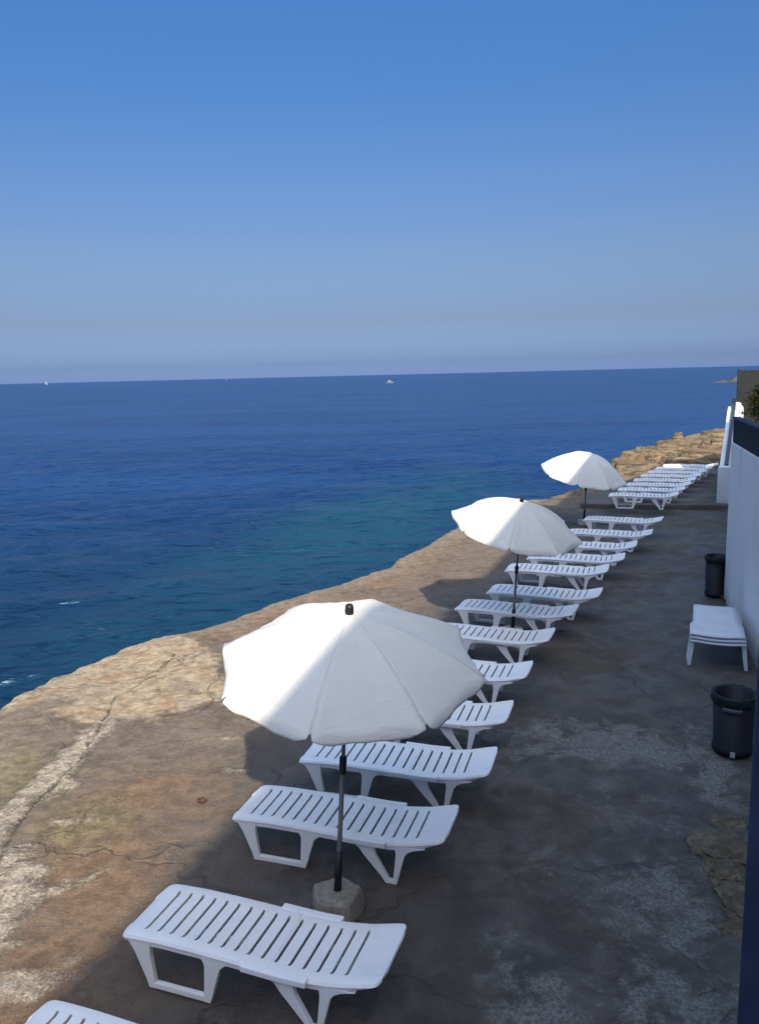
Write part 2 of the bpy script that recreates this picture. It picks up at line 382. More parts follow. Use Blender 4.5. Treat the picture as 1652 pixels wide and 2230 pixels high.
c = m.mix(m.math('MULTIPLY', grit, .40), c, (.30,.27,.22))
rough = m.math('SUBTRACT', .92, m.math('MULTIPLY', mask('shade_damp',.5,.3), m.math('MULTIPLY', m.math('MULTIPLY', m.ramp(n5,.40,.56), m.math('SUBTRACT',1.,lm)), .52)))
h = m.math('ADD', m.math('MULTIPLY', n2, 1.3), m.math('MULTIPLY', n3, .55))
h = m.math('SUBTRACT', m.math('ADD', h, m.math('ADD', m.math('MULTIPLY', cm, .5), m.math('MULTIPLY', sm, .4))), m.math('ADD', m.math('MULTIPLY', hair, .6), m.math('MULTIPLY', pit, .35)))
m.princ(c, rough, .45, m.bump(h, .9, .04)); M['deck'] = m.m
tag(grid_obj('deck', GX, GY, GZ, M['deck'], {'crust':pad(crust),'strip':pad(strip),'yellow':pad(yellow),'orange':pad(orange),'shade_damp':pad(shade_damp),'tanp':pad(tanp),
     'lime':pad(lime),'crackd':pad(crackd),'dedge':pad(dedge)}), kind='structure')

# far, slightly higher platform
m = NT('far_concrete'); g = m.pos()
n1 = m.noise(g, .9, 7, .62, .3); n2 = m.noise(g, 6, 7, .65)
c = m.mix(m.ramp(n1,.35,.66), (.075,.068,.062), (.13,.115,.10))
c = m.mix(m.math('MULTIPLY', m.ramp(n2,.5,.68),.5), c, (.17,.15,.125))
m.princ(c, .85, .3, m.bump(n2, .6, .04)); M['far'] = m.m
b = MB()
b.prism([(6.0,23.72),(8.4,23.21),(10.13,22.86),(12.3,22.4),(18,30.5),(13.2,31.6),(11.0,30.9),(9.4,29.3),(6.6,25.4)], -.6, .15)
tag(b.build('far_deck', M['far'], bevel=.03), kind='structure')

# ------------------------------------------------------------------ rocky shore beyond the deck
m = NT('shore_rock'); g = m.pos()
mp = m.n('ShaderNodeMapping'); mp.inputs['Scale'].default_value = (.5,.5,5.5); m.l(g, mp.inputs['Vector'])
st = m.noise(mp.outputs[0], 1.1, 6, .6, .4); n2 = m.noise(g, 1.7, 8, .68); n3 = m.noise(g, 9, 5, .65)
c = m.mix(m.ramp(st,.35,.65), (.118,.088,.054), (.210,.165,.105))
c = m.mix(m.math('MULTIPLY', m.ramp(n2,.48,.64),.7), c, (.13,.082,.042))
c = m.mix(m.math('MULTIPLY', m.ramp(n3,.5,.7),.5), c, (.27,.225,.135))
mp2 = m.n('ShaderNodeMapping'); mp2.inputs['Scale'].default_value = (.28,.28,2.6); m.l(g, mp2.inputs['Vector'])
cv = m.math('ABSOLUTE', m.math('SUBTRACT', m.noise(mp2.outputs[0], 1.3, 5, .6, .8), .5))
c = m.mix(m.math('MULTIPLY', m.math('SUBTRACT', 1., m.ramp(cv, .004, .035)), .8), c, (.035,.024,.015))
sep = m.n('ShaderNodeSeparateXYZ'); m.l(g, sep.inputs[0])
c = m.mix(m.math('SUBTRACT', 1., m.ramp(m.math('ADD', sep.outputs[2], m.math('MULTIPLY', n2, .4)), -1.15, -.7)), c, (.055,.05,.035))
m.princ(c, .9, .25, m.bump(m.math('ADD', n2, m.math('MULTIPLY', n3, .4)), .8, .15)); M['rock'] = m.m
shore = [(1.8,21.6),(3.0,23.6),(4.25,25.3),(5.0,26.3),(5.9,27.0),(6.9,28.1),(8.2,30.4),(9.9,33.2),(10.6,35.6),(11.6,38.6),(13.1,41.5),(15.0,44.2),(17.8,46.6),(21,48.6),(25,49.6),(30,48),(32,40),(26,30),(14,24),(8,22.0),(6.2,21.4)]
xs = np.linspace(0.5,33,330); ysr = np.linspace(20,52,330)
SY, SX = np.meshgrid(ysr, xs, indexing='ij')
wx = SX+.55*fbm(SX*.55,SY*.55,101,5,.55); wy = SY+.55*fbm(SX*.55,SY*.55,111,5,.55)
d = sdf(wx, wy, shore)
far = np.clip((SY-31.5)/5.5,0,1)
rise = np.clip(d,0,4.5)*(.06+.20*far) + (.10+.32*far)*fbm(SX*.42, SY*.42, 121, 5, .5)*np.clip(d/.6,0,1)
stepv = .15+.22*far+.10*vnoise(SX*.3,SY*.3,131)*far
rise = rise + .10*far*fbm(SX*1.1,SY*1.1,133,4,.6)
rise = np.minimum(rise, .30+.95*far+.10*fbm(SX*.8,SY*.8,137,4,.6))
q = np.floor(rise/stepv); fr = rise/stepv-q
terr = (q + np.clip((fr-.80)/.20,0,1))*stepv
bankz = -1.9 + (1.72)*np.clip((d+.45)/.55,0,1)**.7
SZ = np.where(d < .1, bankz, -.18 + terr*np.clip((d-.1)/.3,0,1))
SZ += .05*fbm(SX*2.2,SY*2.2,141,4,.6)*(.3+.7*far)*np.clip((d+.5)/.5,0,1)
SZ -= np.clip((SX-(14+ (SY-24)*.62))*.25,0,2.0)*(SY<48)   # sinks under the far platform side
SZ = np.where(d < -1.2, -2.2, SZ)
tag(grid_obj('rocky_shore', SX, SY, SZ, M['rock'], {}), kind='structure')

# low far headland
xs = np.linspace(118,200,160); yv = np.linspace(278,312,50)
SY, SX = np.meshgrid(yv, xs, indexing='ij')
d = sdf(SX+3*fbm(SX*.15,SY*.15,151,4), SY+2*fbm(SX*.2,SY*.2,161,4), [(119,290),(126,286),(140,284),(165,283),(205,280),(205,312),(150,304),(130,297)])
SZ = -2.0+np.clip(d*.45+.6,0,2.5) + .25*fbm(SX*.35,SY*.35,171,4)*np.clip(d,0,1)
m = NT('hazy_headland_rock'); g = m.pos()
m.princ(m.mix(m.ramp(m.noise(g,.25,5),.4,.65),(.035,.045,.055),(.075,.085,.09)), .9, .2); M['headland'] = m.m  # bluish grey rock colour stands in for distance haze
tag(grid_obj('headland', SX, SY, SZ, M['headland'], {}), kind='structure')

# ------------------------------------------------------------------ sea
SEA = -1.5
m = NT('sea_water'); g = m.pos()
cd = m.n('ShaderNodeCameraData')
mp = m.n('ShaderNodeMapping'); mp.inputs['Rotation'].default_value = (0,0,R(-14)); mp.inputs['Scale'].default_value = (.5,1.25,1); m.l(g, mp.inputs['Vector'])
v = mp.outputs[0]
def ridge(sc, det, ro, di):
    q = m.noise(v, sc, det, ro, di); return m.math('SUBTRACT', 1., m.math('MULTIPLY', m.math('ABSOLUTE', m.math('SUBTRACT', q, .5)), 2.2))
w1 = ridge(.30, 3, .55, .6); w2 = ridge(.95, 3, .55, .8); w3 = m.noise(v, .07, 3, .5); w4 = m.noise(v, 3.4, 4, .6, .4)
hh = m.math('ADD', m.math('MULTIPLY', w1, .95), m.math('ADD', m.math('MULTIPLY', w2, .42), m.math('MULTIPLY', w4, .10)))
hh = m.math('ADD', hh, m.math('MULTIPLY', w3, 1.0))
nrm = m.bump(hh, 1.0, .42)
# depth-dependent colour of the water body: deep blue, teal over a pale sandy shoal
sep = m.n('ShaderNodeSeparateXYZ'); m.l(g, sep.inputs[0])
px_ = m.math('SUBTRACT', sep.outputs[0], .2); py_ = m.math('SUBTRACT', sep.outputs[1], 32.)
dx = m.math('MULTIPLY', m.math('SUBTRACT', m.math('MULTIPLY', px_, .95), m.math('MULTIPLY', py_, .30)), 1/5.2)
dy = m.math('MULTIPLY', m.math('ADD', m.math('MULTIPLY', px_, .30), m.math('MULTIPLY', py_, .95)), 1/19.)
rr = m.math('SQRT', m.math('ADD', m.math('MULTIPLY',dx,dx), m.math('MULTIPLY',dy,dy)))
sh = m.math('SUBTRACT', 1., m.ramp(m.math('ADD', rr, m.math('MULTIPLY', m.math('SUBTRACT', m.noise(g,.09,5,.55),.5), 1.5)), .1, 1.25))
body = m.mix(m.ramp(m.noise(v,.05,5),.38,.62), (.0018,.020,.082), (.0034,.032,.110))
nearm = m.math('SUBTRACT', 1., m.ramp(m.math('ADD', sep.outputs[1], m.math('MULTIPLY', m.noise(g,.12,4), 10.)), 17., 52.))
body = m.mix(m.math('MULTIPLY', nearm, .8), body, (.0009,.013,.030))
body = m.mix(m.math('MULTIPLY', sh, .68), body, (.003,.046,.068))
pb = m.princ(body, .32, .66, nrm, IOR=1.33, Specular_Tint=(.48,.76,1.,1.)); M['sea'] = m.m
rs = np.concatenate([np.geomspace(3.5,9,20,endpoint=False), np.geomspace(9,130,720,endpoint=False), np.geomspace(130,40000,120)])
an = np.concatenate([np.linspace(-180,-40,30,endpoint=False), np.linspace(-40,42,420,endpoint=False), np.linspace(42,180,30)])
RR, AA = np.meshgrid(rs, np.radians(an), indexing='ij')
PX = RR*np.sin(AA); PY = RR*np.cos(AA)
fade = np.exp(-RR/45)
ct, st_ = math.cos(R(-14)), math.sin(R(-14)); U = PX*ct-PY*st_; V = PX*st_+PY*ct
fade = np.exp(-(RR/75)**1.5)
UW = U+.5*fbm(U*.4,V*.4,221,3); VW = V+.35*fbm(U*.5,V*.5,231,3)
rdg = 1-np.abs(vnoise(UW*.42, VW*1.05, 241))*2; rd2 = 1-np.abs(vnoise(UW*1.0+7, VW*2.3, 251))*2
PZ = SEA + fade*(.09*fbm(U*.2, V*.5, 201, 3) + -.085*rdg - .045*rd2 + .016*fbm(UW*2.2,VW*4.5,261,2))
tag(grid_obj('sea', PX, PY, PZ, M['sea'], {}), kind='structure')

# ------------------------------------------------------------------ sun loungers
ZP = [(0,.330),(.03,.350),(.10,.366),(.35,.376),(.62,.374),(.95,.364),(1.25,.354),(1.45,.358),(1.62,.380),(1.78,.416),(1.9,.452)]
def zp(x): return float(np.interp(x,[a for a,_ in ZP],[b for _,b in ZP]))
zpx = np.array([a for a,_ in ZP]); zpz = np.array([b for _,b in ZP])
# smooth the profile a little
_gx = np.linspace(0,1.9,191); _gz = np.interp(_gx,zpx,zpz)
for _ in range(10):
    _gz[1:-1] = (_gz[:-2]+2*_gz[1:-1]+_gz[2:])/4
def zp(x): return float(np.interp(x,_gx,_gz))
W_ = .60
def panel_mesh(x0, x1, slots, sw=.021):
    xs = {round(x0,4), round(x1,4)}
    for s in slots: xs |= {round(s-sw/2,4), round(s+sw/2,4)}
    for t in (0.,.012,.03,.055,.085,1.845,1.87,1.888,1.9):
        if x0 <= t <= x1: xs.add(t)
    xs = sorted(xs)
    ysl = [0,.012,.035,.085,.12,.3,.48,.515,.565,.588,.6]
    b = MB(); n = len(ysl)
    for x in xs:
        ins = 0
        if x < .085: ins = .085-math.sqrt(max(0,.085**2-(.085-x)**2))
        if x > 1.845: ins = .055-math.sqrt(max(0,.055**2-(x-1.845)**2))
        for y in ysl:
            t = 2*y/W_-1
            yy = .3 + t*(.3-ins)
            e = min(y, W_-y)
            dz = .010 if .03 < e < .09 else (0 if e >= .09 else (-.012 if e < .005 else .006))
            if x < .02: dz -= .006
            b.v.append((x, yy, zp(x)+dz))
    isl = lambda a,c: any(abs((a+c)/2-s) < sw/2*.9 for s in slots)
    for i in range(len(xs)-1):
        for j in range(n-1):
            if isl(xs[i],xs[i+1]) and 3 <= j <= 6: continue
            b.f.append((i*n+j, (i+1)*n+j, (i+1)*n+j+1, i*n+j+1)); b.sm.append(True)
    return b
SLOTS = [.17+.0985*i for i in range(16)]
def leg_u(y0, y1):
    b = MB()
    b.side_strip([(.352,.045,.262),(.315,.085,.250),(.25,.125,.248),(.06,.205,.272),(.0,.222,.283)], y0, y1)
    b.side_strip([(.352,.58,.98),(.328,.640,.875),(.305,.658,.825),(.27,.668,.785),(.06,.654,.720),(0,.644,.700)], y0, y1)
    b.side_strip([(.046,.262,.668),(0,.262,.668)], y0+.002, y1-.002)
    return b
def leg_v(y0, y1):
    b = MB()
    b.side_strip([(.338,1.04,1.34),(.312,1.128,1.318),(.28,1.178,1.312),(.22,1.222,1.328),(.05,1.372,1.424),(0,1.404,1.446)], y0, y1)
    b.side_strip([(.348,1.43,1.74),(.325,1.478,1.65),(.30,1.492,1.60),(.26,1.494,1.568),(.05,1.470,1.512),(0,1.4485,1.500)], y0, y1)
    b.side_strip([(.034,1.40,1.492),(0,1.41,1.488)], y0+.003, y1-.003)
    return b
def rail(y0, y1):
    b = MB(); n = 40; vs = []
    for i in range(n+1):
        x = .045+1.80*i/n
        dpt = .055*min(1, .35+ (x-.0)*4, .25+(1.9-x)*2.2)
        zt = zp(x)-.006
        vs += [(x,y0,zt),(x,y1,zt),(x,y1,zt-dpt),(x,y0,zt-dpt)]
    fs = [(0,1,2,3), tuple(4*n+i for i in (3,2,1,0))]
    for i in range(n):
        for j in range(4): fs.append((4*i+j, 4*i+4+j, 4*i+4+(j+1)%4, 4*i+(j+1)%4))
    b.add(vs, fs); return b
def make_lounger():
    r = empty('sun_lounger', (0,0,0))
    panel_mesh(0, 1.128, [s for s in SLOTS if s < 1.12]).build('bed', M['plastic'], r, solid=.016, split=True)
    panel_mesh(1.1305, 1.9, [s for s in SLOTS if s > 1.14]).build('backrest', M['plastic'], r, solid=.016, split=True)
    for a, c_ in ((.016,.044),(.556,.584)): rail(a, c_).build('side_rail', M['plastic'], r, bevel=.005, auto=False)
    for a, c_ in ((.010,.050),(.550,.590)):
        leg_u(a, c_).build('leg', M['plastic'], r, bevel=.006); leg_v(a, c_).build('leg', M['plastic'], r, bevel=.006)
    for s in (0, 1):
        b = MB(); n = 10; vs = []
        for i in range(n+1):
            x = .96+.46*i/n; z = zp(x)
            ya, yb = (-.03,.03) if s == 0 else (.57,.63)
            vs += [(x,ya,z+.016),(x,yb,z+.016),(x,yb,z-.03),(x,ya,z-.03)]
        fs = [(0,1,2,3), tuple(4*n+i for i in (3,2,1,0))]
        for i in range(n):
            for j in range(4): fs.append((4*i+j, 4*i+4+j, 4*i+4+(j+1)%4, 4*i+(j+1)%4))
        b.add(vs, fs); b.build('armrest', M['plastic'], r, bevel=.008)
    return r
GR = 'white sun loungers along the concrete deck'
LOUNGERS = [  # x, y, angle, label
 (-2.33,3.82,-.36,'white slatted sun lounger cut off at the bottom left corner, nearest of the row'),
 (-1.860,4.930,-.345,'white slatted sun lounger in front of the concrete umbrella block, nearest one seen almost whole'),
 (-1.362,6.371,-.319,'white slatted sun lounger crossed by the nearest umbrella pole, just behind the concrete block'),
 (-.878,7.381,-.292,'white slatted sun lounger partly under the lower rim of the nearest umbrella, behind its pole'),
 (-.53,8.54,-.31,'white sun lounger mostly hidden by the nearest umbrella, right end showing low beside its rim'),
 (-.073,9.83,-.34,'white sun lounger with only backrest and V leg showing right of the nearest umbrella'),
 (.50,11.20,-.37,'white sun lounger with left end behind the nearest umbrella, in front of the pale block'),
 (1.132,12.43,-.41,'white sun lounger with the middle umbrella block and pole standing under its middle'),
 (1.765,13.335,-.389,'white sun lounger crossed by the middle umbrella pole halfway up, first beyond its block'),
 (2.327,14.852,-.330,'white sun lounger behind the dark joint of the middle umbrella pole'),
 (2.916,15.806,-.343,'white sun lounger just below the right rim of the middle umbrella'),
 (3.52,16.95,-.35,'white sun lounger with its left end just covered by the middle umbrella rim'),
 (4.27,18.22,-.38,'white sun lounger at the middle umbrella right tip, next to last before the step'),
 (5.071,19.873,-.431,'white sun lounger in front of the farthest umbrella pole, last before the concrete step'),
]
proto = make_lounger()
for i, (x, y, a, lab) in enumerate(LOUNGERS):
    o = proto if i == 0 else copy_tree(proto, (x,y,0), a)
    o.location = (x,y,.012); o.rotation_euler = (0,0,a)
    tag(o, lab, 'sun lounger', GR)
FL = [(6.55,22.75),(7.12,23.78),(7.68,24.78),(8.22,25.78),(8.78,26.78),(9.34,27.72),(9.92,28.62),(10.50,29.50)]
FLAB = ['white sun lounger at the front of the far platform, standing right behind the step edge',
 'white sun lounger second from the step on the far platform','white sun lounger third from the step on the far platform',
 'white sun lounger fourth from the step in the tightly packed far row','white sun lounger fifth from the step in the tightly packed far row',
 'white sun lounger third from the rocks in the tightly packed far row','white sun lounger next to last of the far row before the rocks',
 'white sun lounger at the very end of the far row, closest to the ochre rocks']
for (x,y), lab in zip(FL, FLAB):
    o = copy_tree(proto, (x,y,.155), -.33); tag(o, lab, 'sun lounger', 'white sun loungers on the far platform')

# ------------------------------------------------------------------ umbrellas
def make_umbrella(base, apex, rim_c, Rr, rot, block, label, block_mat, cap=True, dome=.33):
    """pole from base to apex; canopy rim circle centre rim_c (world), built relative to base"""
    r = empty('umbrella', (base[0],base[1],0)); tag(r, label, 'umbrella', 'white umbrellas along the deck')
    o = Vector((base[0],base[1],0)); A = Vector(apex)-o; C = Vector(rim_c)-o; B = Vector((0,0,base[2]))
    ax = (A-C).normalized(); H = (A-C).length
    Q = Matrix.Translation(C) @ ax.to_track_quat('Z','Y').to_matrix().to_4x4()
    N = 8; S = 14; T = 14
    can = MB(); K = 6
    for p_ in range(N):
        a0 = rot + 2*math.pi*p_/N; a1 = a0 + 2*math.pi/N
        p0 = Vector((math.cos(a0),math.sin(a0),0)); p1 = Vector((math.cos(a1),math.sin(a1),0))
        v = []; ph = p_*1.7+base[0]
        for t in range(T+K+1):
            tt = min(1, t/T); kk = max(0, (t-T)/K)
            for s in range(S+1):
                q = s/S; q2 = .5+(q-.5)*(1-.060*kk**.6)      # the hem is open at the ribs
                m_ = 4*q2*(1-q2); e = min(1, 4*q*(1-q)*2.4)
                rad = Rr*tt*(1-.022*m_*tt) + .052*math.sin(kk*1.35)
                z = H*(1-(dome*tt+(1-dome)*tt*tt)) - .018*m_*tt*(1-.4*tt)
                z -= (.028+.052*e)*kk**1.25
                z += .005*math.sin(8*q*3.1+ph*2+tt*5)*tt*m_ + .006*math.sin(q*9+ph*3)*kk
                rad += .006*math.sin(q*9.5+ph)*kk + .002*math.sin(q*23+ph*2)*kk*kk
                d = p0.lerp(p1,q2)*rad
                v.append(Q @ Vector((d.x,d.y,z)))
        can.add(v, [(t*(S+1)+s, (t+1)*(S+1)+s, (t+1)*(S+1)+s+1, t*(S+1)+s+1) for t in range(T+K) for s in range(S)], True)
    c = can.build('canopy', M['canvas'], r, solid=.003)
    for p_ in range(N):
        a0 = rot + 2*math.pi*p_/N
        b = MB(); pts = []
        for t in range(9):
            tt = t/8*.985; z = H*(1-(dome*tt+(1-dome)*tt*tt)) - .018
            pts.append(Q @ Vector((math.cos(a0)*Rr*tt, math.sin(a0)*Rr*tt, z)))
        for u, w_ in zip(pts[:-1],pts[1:]): b.tube(u, w_, .005, n=6)
        b.build('rib', M['pole'], c)
    d = (A-B)
    b = MB(); b.tube(B, B+d*.47, .019); b.tube(B+d*.47, A-d.normalized()*.01, .0155); pl = b.build('pole', M['pole'], r)
    b = MB(); b.tube(B+d*.44, B+d*.50, .028, .028, 14); b.build('joint', M['black'], pl, bevel=.004)
    b = MB(); b.tube(B-d.normalized()*.05, B+d*.155, .030, .028, 14); b.build('socket', M['black'], r)
    if cap:
        Z = Matrix.Translation(A) @ ax.to_track_quat('Z','Y').to_matrix().to_4x4()
        b = MB(); b.lathe([(.030,-.03),(.032,.0),(.031,.045),(.026,.062),(.012,.068)], 14, Z); b.build('finial', M['black'], r)
    # rough concrete block
    w_, h_, sd = block
    b = MB(); rr = random.Random(sd); n = 5
    lev = [(1.04,0),(1.02,.5*h_),(.94,.93*h_),(.80,h_)]
    off = [rr.uniform(.86,1.14) for _ in range(n)]
    vs = []
    for s_, z in lev:
        for k_ in range(n):
            a = 2*math.pi*(k_+.15)/n + (off[(k_*3)%n]-1)*.8
            q = w_/2*s_*off[k_]*rr.uniform(.97,1.03)
            vs.append((q*math.cos(a), q*math.sin(a)*.9, z+rr.uniform(-.008,.008)*(z>0)))
    fs = [tuple(range(n-1,-1,-1)), tuple(3*n+i for i in range(n))]
    for i in range(3):
        for k_ in range(n): fs.append((i*n+k_, i*n+(k_+1)%n, (i+1)*n+(k_+1)%n, (i+1)*n+k_))
    b.add(vs, fs); b.build('base_block', block_mat, r, bevel=.018, seg=3)
    return r
M['block_pale'] = simple('pale_block', (.42,.41,.39), .85, .3, .15, 9, .4, 40)
make_umbrella((-.395,5.62,.17),(-.235,5.61,2.40),(-.245,5.675,2.035),.962,R(-22),(.46,.19,3),
    'large white umbrella in the foreground, standing in a rough grey concrete block', M['block'])
make_umbrella((2.03,12.05,.14),(2.145,11.98,2.16),(2.08,12.06,1.79),.965,R(-8),(.36,.16,5),
    'middle white umbrella leaning slightly right, its pole in a pale block between loungers', M['block_pale'])
make_umbrella((5.46,21.15,.14),(5.52,21.09,1.93),(5.44,21.20,1.40),1.11,R(-12),(.36,.15,8),
    'farthest white umbrella, rounded and seen against the sea beside the far loungers', M['block_pale'], cap=False, dome=.06)

# ------------------------------------------------------------------ bins
def bin_round(loc, r0, r1, h_, label, sticker):
    r = empty('trash_bin', loc); tag(r, label, 'trash bin')
    b = MB(); b.lathe([(r0*.96,0),(r0,.02),(r0+.012,.03),(r0+.012,.075),(r0,.085),(r1,h_-.07),(r1-.012,h_-.07),(r0-.012,.03),(.01,.03)], 32, cap=False)
    b.f.append(tuple(range(31,-1,-1))); b.sm.append(False)
    b.build('body', M['bin'], r)
    b = MB(); b.lathe([(r1+.002,h_-.05),(r1+.014,h_-.045),(r1+.017,h_-.014),(r1+.010,h_),(r1-.006,h_-.004),(r1-.012,h_-.05)], 32, cap=False); b.build('rim', M['bin'], r)
    b = MB(); n = 32; vs = []; fs = []
    prof = [(r1+.020,h_-.085),(r1+.021,h_-.02),(r1+.013,h_+.005),(r1-.02,h_-.006),(r1-.04,h_-.16),(.02,h_-.24)]
    for i,(q,z) in enumerate(prof):
        for k_ in range(n):
            a = 2*math.pi*k_/n; jj = .010*math.sin(k_*2.9+i*1.3)+.012*(i==0)*math.sin(k_*1.7)
            vs.append(((q+jj*.4)*math.cos(a),(q+jj*.4)*math.sin(a), z+jj*(1.6 if i==0 else .5)))
    for i in range(len(prof)-1):
        for k_ in range(n): fs.append((i*n+k_,i*n+(k_+1)%n,(i+1)*n+(k_+1)%n,(i+1)*n+k_))
    b.add(vs, fs, True); b.build('liner', M['liner'], r)
    if sticker:
        b = MB(); b.box(-.028,.022,-r0-.022,-r0-.008,.012,.075); b.build('pedal', M['sticker'], r, bevel=.006)
        b = MB()
        for k_ in range(9):
            a = R(-122+k_*5.5); a2 = R(-122+(k_+1)*5.5); q = r1+.014; zz = h_-.15
            b.add([(q*math.cos(a),q*math.sin(a),zz),(q*math.cos(a2),q*math.sin(a2),zz),(q*math.cos(a2),q*math.sin(a2),zz+.045),(q*math.cos(a),q*math.sin(a),zz+.045)],[(0,1,2,3)],True)
        b.build('handle', M['stick_grey'], r, solid=.008)
    return r
M['stick_grey'] = simple('grey_handle', (.10,.10,.11), .5)
o = bin_round((3.73,8.09,.01), .195, .215, .66, 'black round trash bin with liner beside the wall, nearer the camera', True); o.rotation_euler = (0,0,R(-22))
o = bin_round((6.02,14.05,.01), .17, .185, .74, 'black trash bin against the far end of the white wall, behind the stacked loungers', False)

# ------------------------------------------------------------------ stacked loungers seen from the end
def make_stacked(k):
    r = empty('stacked_lounger', (0,0,0))
    L = 1.55; wd = .70; z = .40
    b = MB(); n = 14; rows = []
    for i in range(n+1):
        x = L*i/n; t = i/n
        hw = wd/2*(1-.02*t) - (.045 if x > .55 else 0)*(1 if k == 2 else .6)
        zz = z - .05*max(0,t-.35)**1.2*1.0
        for j in range(9):
            y = -1+2*j/8
            b.v.append((x, y*hw, zz - .03*(1-y*y)*(1-.6*t) - (.012 if abs(y)==1 else 0) - (.01 if i == 0 else 0)))
    for i in range(n):
        for j in range(8): b.f.append((i*9+j,(i+1)*9+j,(i+1)*9+j+1,i*9+j+1)); b.sm.append(True)
    b.build('bed', M['stack'], r, solid=.022)
    for x in (.05, L-.22):
        for s in (-1,1):
            b = MB(); y0 = s*(wd/2-.055); y1 = s*(wd/2+.0); yo = s*.035
            t_ = .012; zt = z-.035; xe = .075
            if x > 1: yo *= .5; y0 = s*(wd/2-.105); y1 = s*(wd/2-.05)
            # L-section tapered leg: end plate and side plate
            vs = [(x,y0,zt),(x,y1,zt),(x,y1+yo,0),(x,y0+yo*1.3,0),(x+t_,y0,zt),(x+t_,y1,zt),(x+t_,y1+yo,0),(x+t_,y0+yo*1.3,0)]
            b.add(vs,[(0,1,2,3),(7,6,5,4),(0,4,5,1),(1,5,6,2),(2,6,7,3),(3,7,4,0)])
            vs = [(x+t_,y1-s*t_,zt),(x+t_,y1,zt),(x+t_,y1+yo,0),(x+t_,y1+yo-s*t_,0),(x+xe,y1-s*t_,zt),(x+xe,y1,zt),(x+xe*.8,y1+yo,0),(x+xe*.8,y1+yo-s*t_,0)]
            b.add(vs,[(0,1,2,3),(7,6,5,4),(0,4,5,1),(1,5,6,2),(2,6,7,3),(3,7,4,0)])
            b.build('leg', M['stack'], r, bevel=.003)
    return r
sl_lab = ['smooth white lounger at the bottom of the stack by the wall','smooth white lounger in the middle of the stack of three by the wall','smooth white lounger on top of the stack by the wall, its bed in full view']
AX = math.atan2(1.25,.50)
for k_ in range(3):
    o = make_stacked(k_); o.location = (4.56-.004*k_,10.46+.012*k_,.008+.048*k_); o.rotation_euler = (0,0,AX+.012*(k_-1))
    tag(o, sl_lab[k_], 'sun lounger', 'stacked white loungers by the wall')

# ------------------------------------------------------------------ terrace wall, stairs, fence
wd_ = (WALL_B-WALL_A).normalized(); wn = Vector((wd_.y,-wd_.x))
def along(a, b, off0, off1, z0, z1, mb):
    d = (b-a).normalized(); n = Vector((d.y,-d.x))
    mb.prism([tuple(a+n*off0), tuple(b+n*off0), tuple(b+n*off1), tuple(a+n*off1)][::-1], z0, z1)
t = empty('terrace_wall', (WALL_B.x,WALL_B.y,0)); tag(t, 'tall white plastered terrace wall at the right edge, beside the bins', 'wall')
def child(mb, name, mat, par, **kw):
    ox,oy,oz = par.location
    mb.v = [(x-ox,y-oy,z-oz) for x,y,z in mb.v]; return mb.build(name, mat, par, **kw)
b = MB(); along(WALL_A, WALL_B, 0, .30, -.3, 2.80, b); child(b,'wall_face', M['wall'], t, bevel=.015)
b = MB(); along(WALL_A, WALL_B, .02, .10, 2.803, 3.20, b); child(b,'parapet_panel', M['navy_panel'], t, bevel=.008)
b = MB(); along(WALL_A, WALL_B, .005, .12, 3.203, 3.24, b); child(b,'top_rail', M['navy'], t, bevel=.008)
A2 = Vector((6.42,14.05)); B2 = Vector((12.75,27.9))
b = MB(); along(A2, B2, 0, .3, -.3, 1.9, b); o = b.build('terrace_wall', M['wall'], bevel=.015)
tag(o, 'low white wall running back behind the tall wall to the stair head', 'wall')
b = MB(); b.prism([(3.6,4.2),(11,2),(17,20),(18,30),(15.6,31.8),(14.1,31.4),(13.36,30.06),(12.78,28.3),(12.7,27.75),(6.75,14.05),(6.42,13.75)], 1.2, 1.85)
tag(b.build('terrace', M['far']), kind='structure')

st = empty('stair_parapet', (10.06,23.2,.15)); tag(st, 'white sloping stair parapet with square end post and dark handrail', 'stair parapet')
p0 = Vector((10.05,23.13)); p1 = Vector((12.0,27.2)); d = (p1-p0).normalized(); n = Vector((d.y,-d.x)); Ln = (p1-p0).length
def slope_prism(o0, o1, s0, z0a, z0b, s1, z1a, z1b, mb):
    q = lambda s,o,z: (*(p0+d*s+n*o), z)
    mb.add([q(s0,o0,z0a),q(s0,o1,z0a),q(s1,o1,z1a),q(s1,o0,z1a),q(s0,o0,z0b),q(s0,o1,z0b),q(s1,o1,z1b),q(s1,o0,z1b)],
           [(0,1,2,3),(7,6,5,4),(0,4,5,1),(1,5,6,2),(2,6,7,3),(3,7,4,0)])
b = MB(); slope_prism(-.19,.19,.36,.10,1.16,Ln,.5,2.76,b); child(b,'parapet_wall', M['white'], st, bevel=.02)
b = MB(); slope_prism(-.21,.21,0,.10,1.22,.34,.10,1.22,b); child(b,'end_post', M['white'], st, bevel=.025)
b = MB(); slope_prism(-.055,.055,.36,1.19,1.26,Ln,2.79,2.86,b); slope_prism(-.055,.055,.38,1.10,1.19,.46,1.10,1.22,b); slope_prism(-.07,.05,Ln+.02,2.3,3.05,Ln+.14,2.3,3.05,b)
child(b,'handrail', M['rail'], st, bevel=.012)
b = MB()
for i in range(11):
    s = .5+i*.36; slope_prism(.21,1.35,s,.1,.15+.16*(i+1),s+.358,.1,.15+.16*(i+1),b)
child(b,'steps', M['far'], st)

b = MB(); b.lathe([(.20,0),(.21,.25),(.215,.62),(.20,.80),(.15,.93),(.06,.985),(.004,.99)], 18)
o = b.build('gate_pillar', M['white']); o.location = (12.22,27.48,1.9); tag(o, 'small white pillar with rounded top at the stair head, left of the shrub', 'pillar')

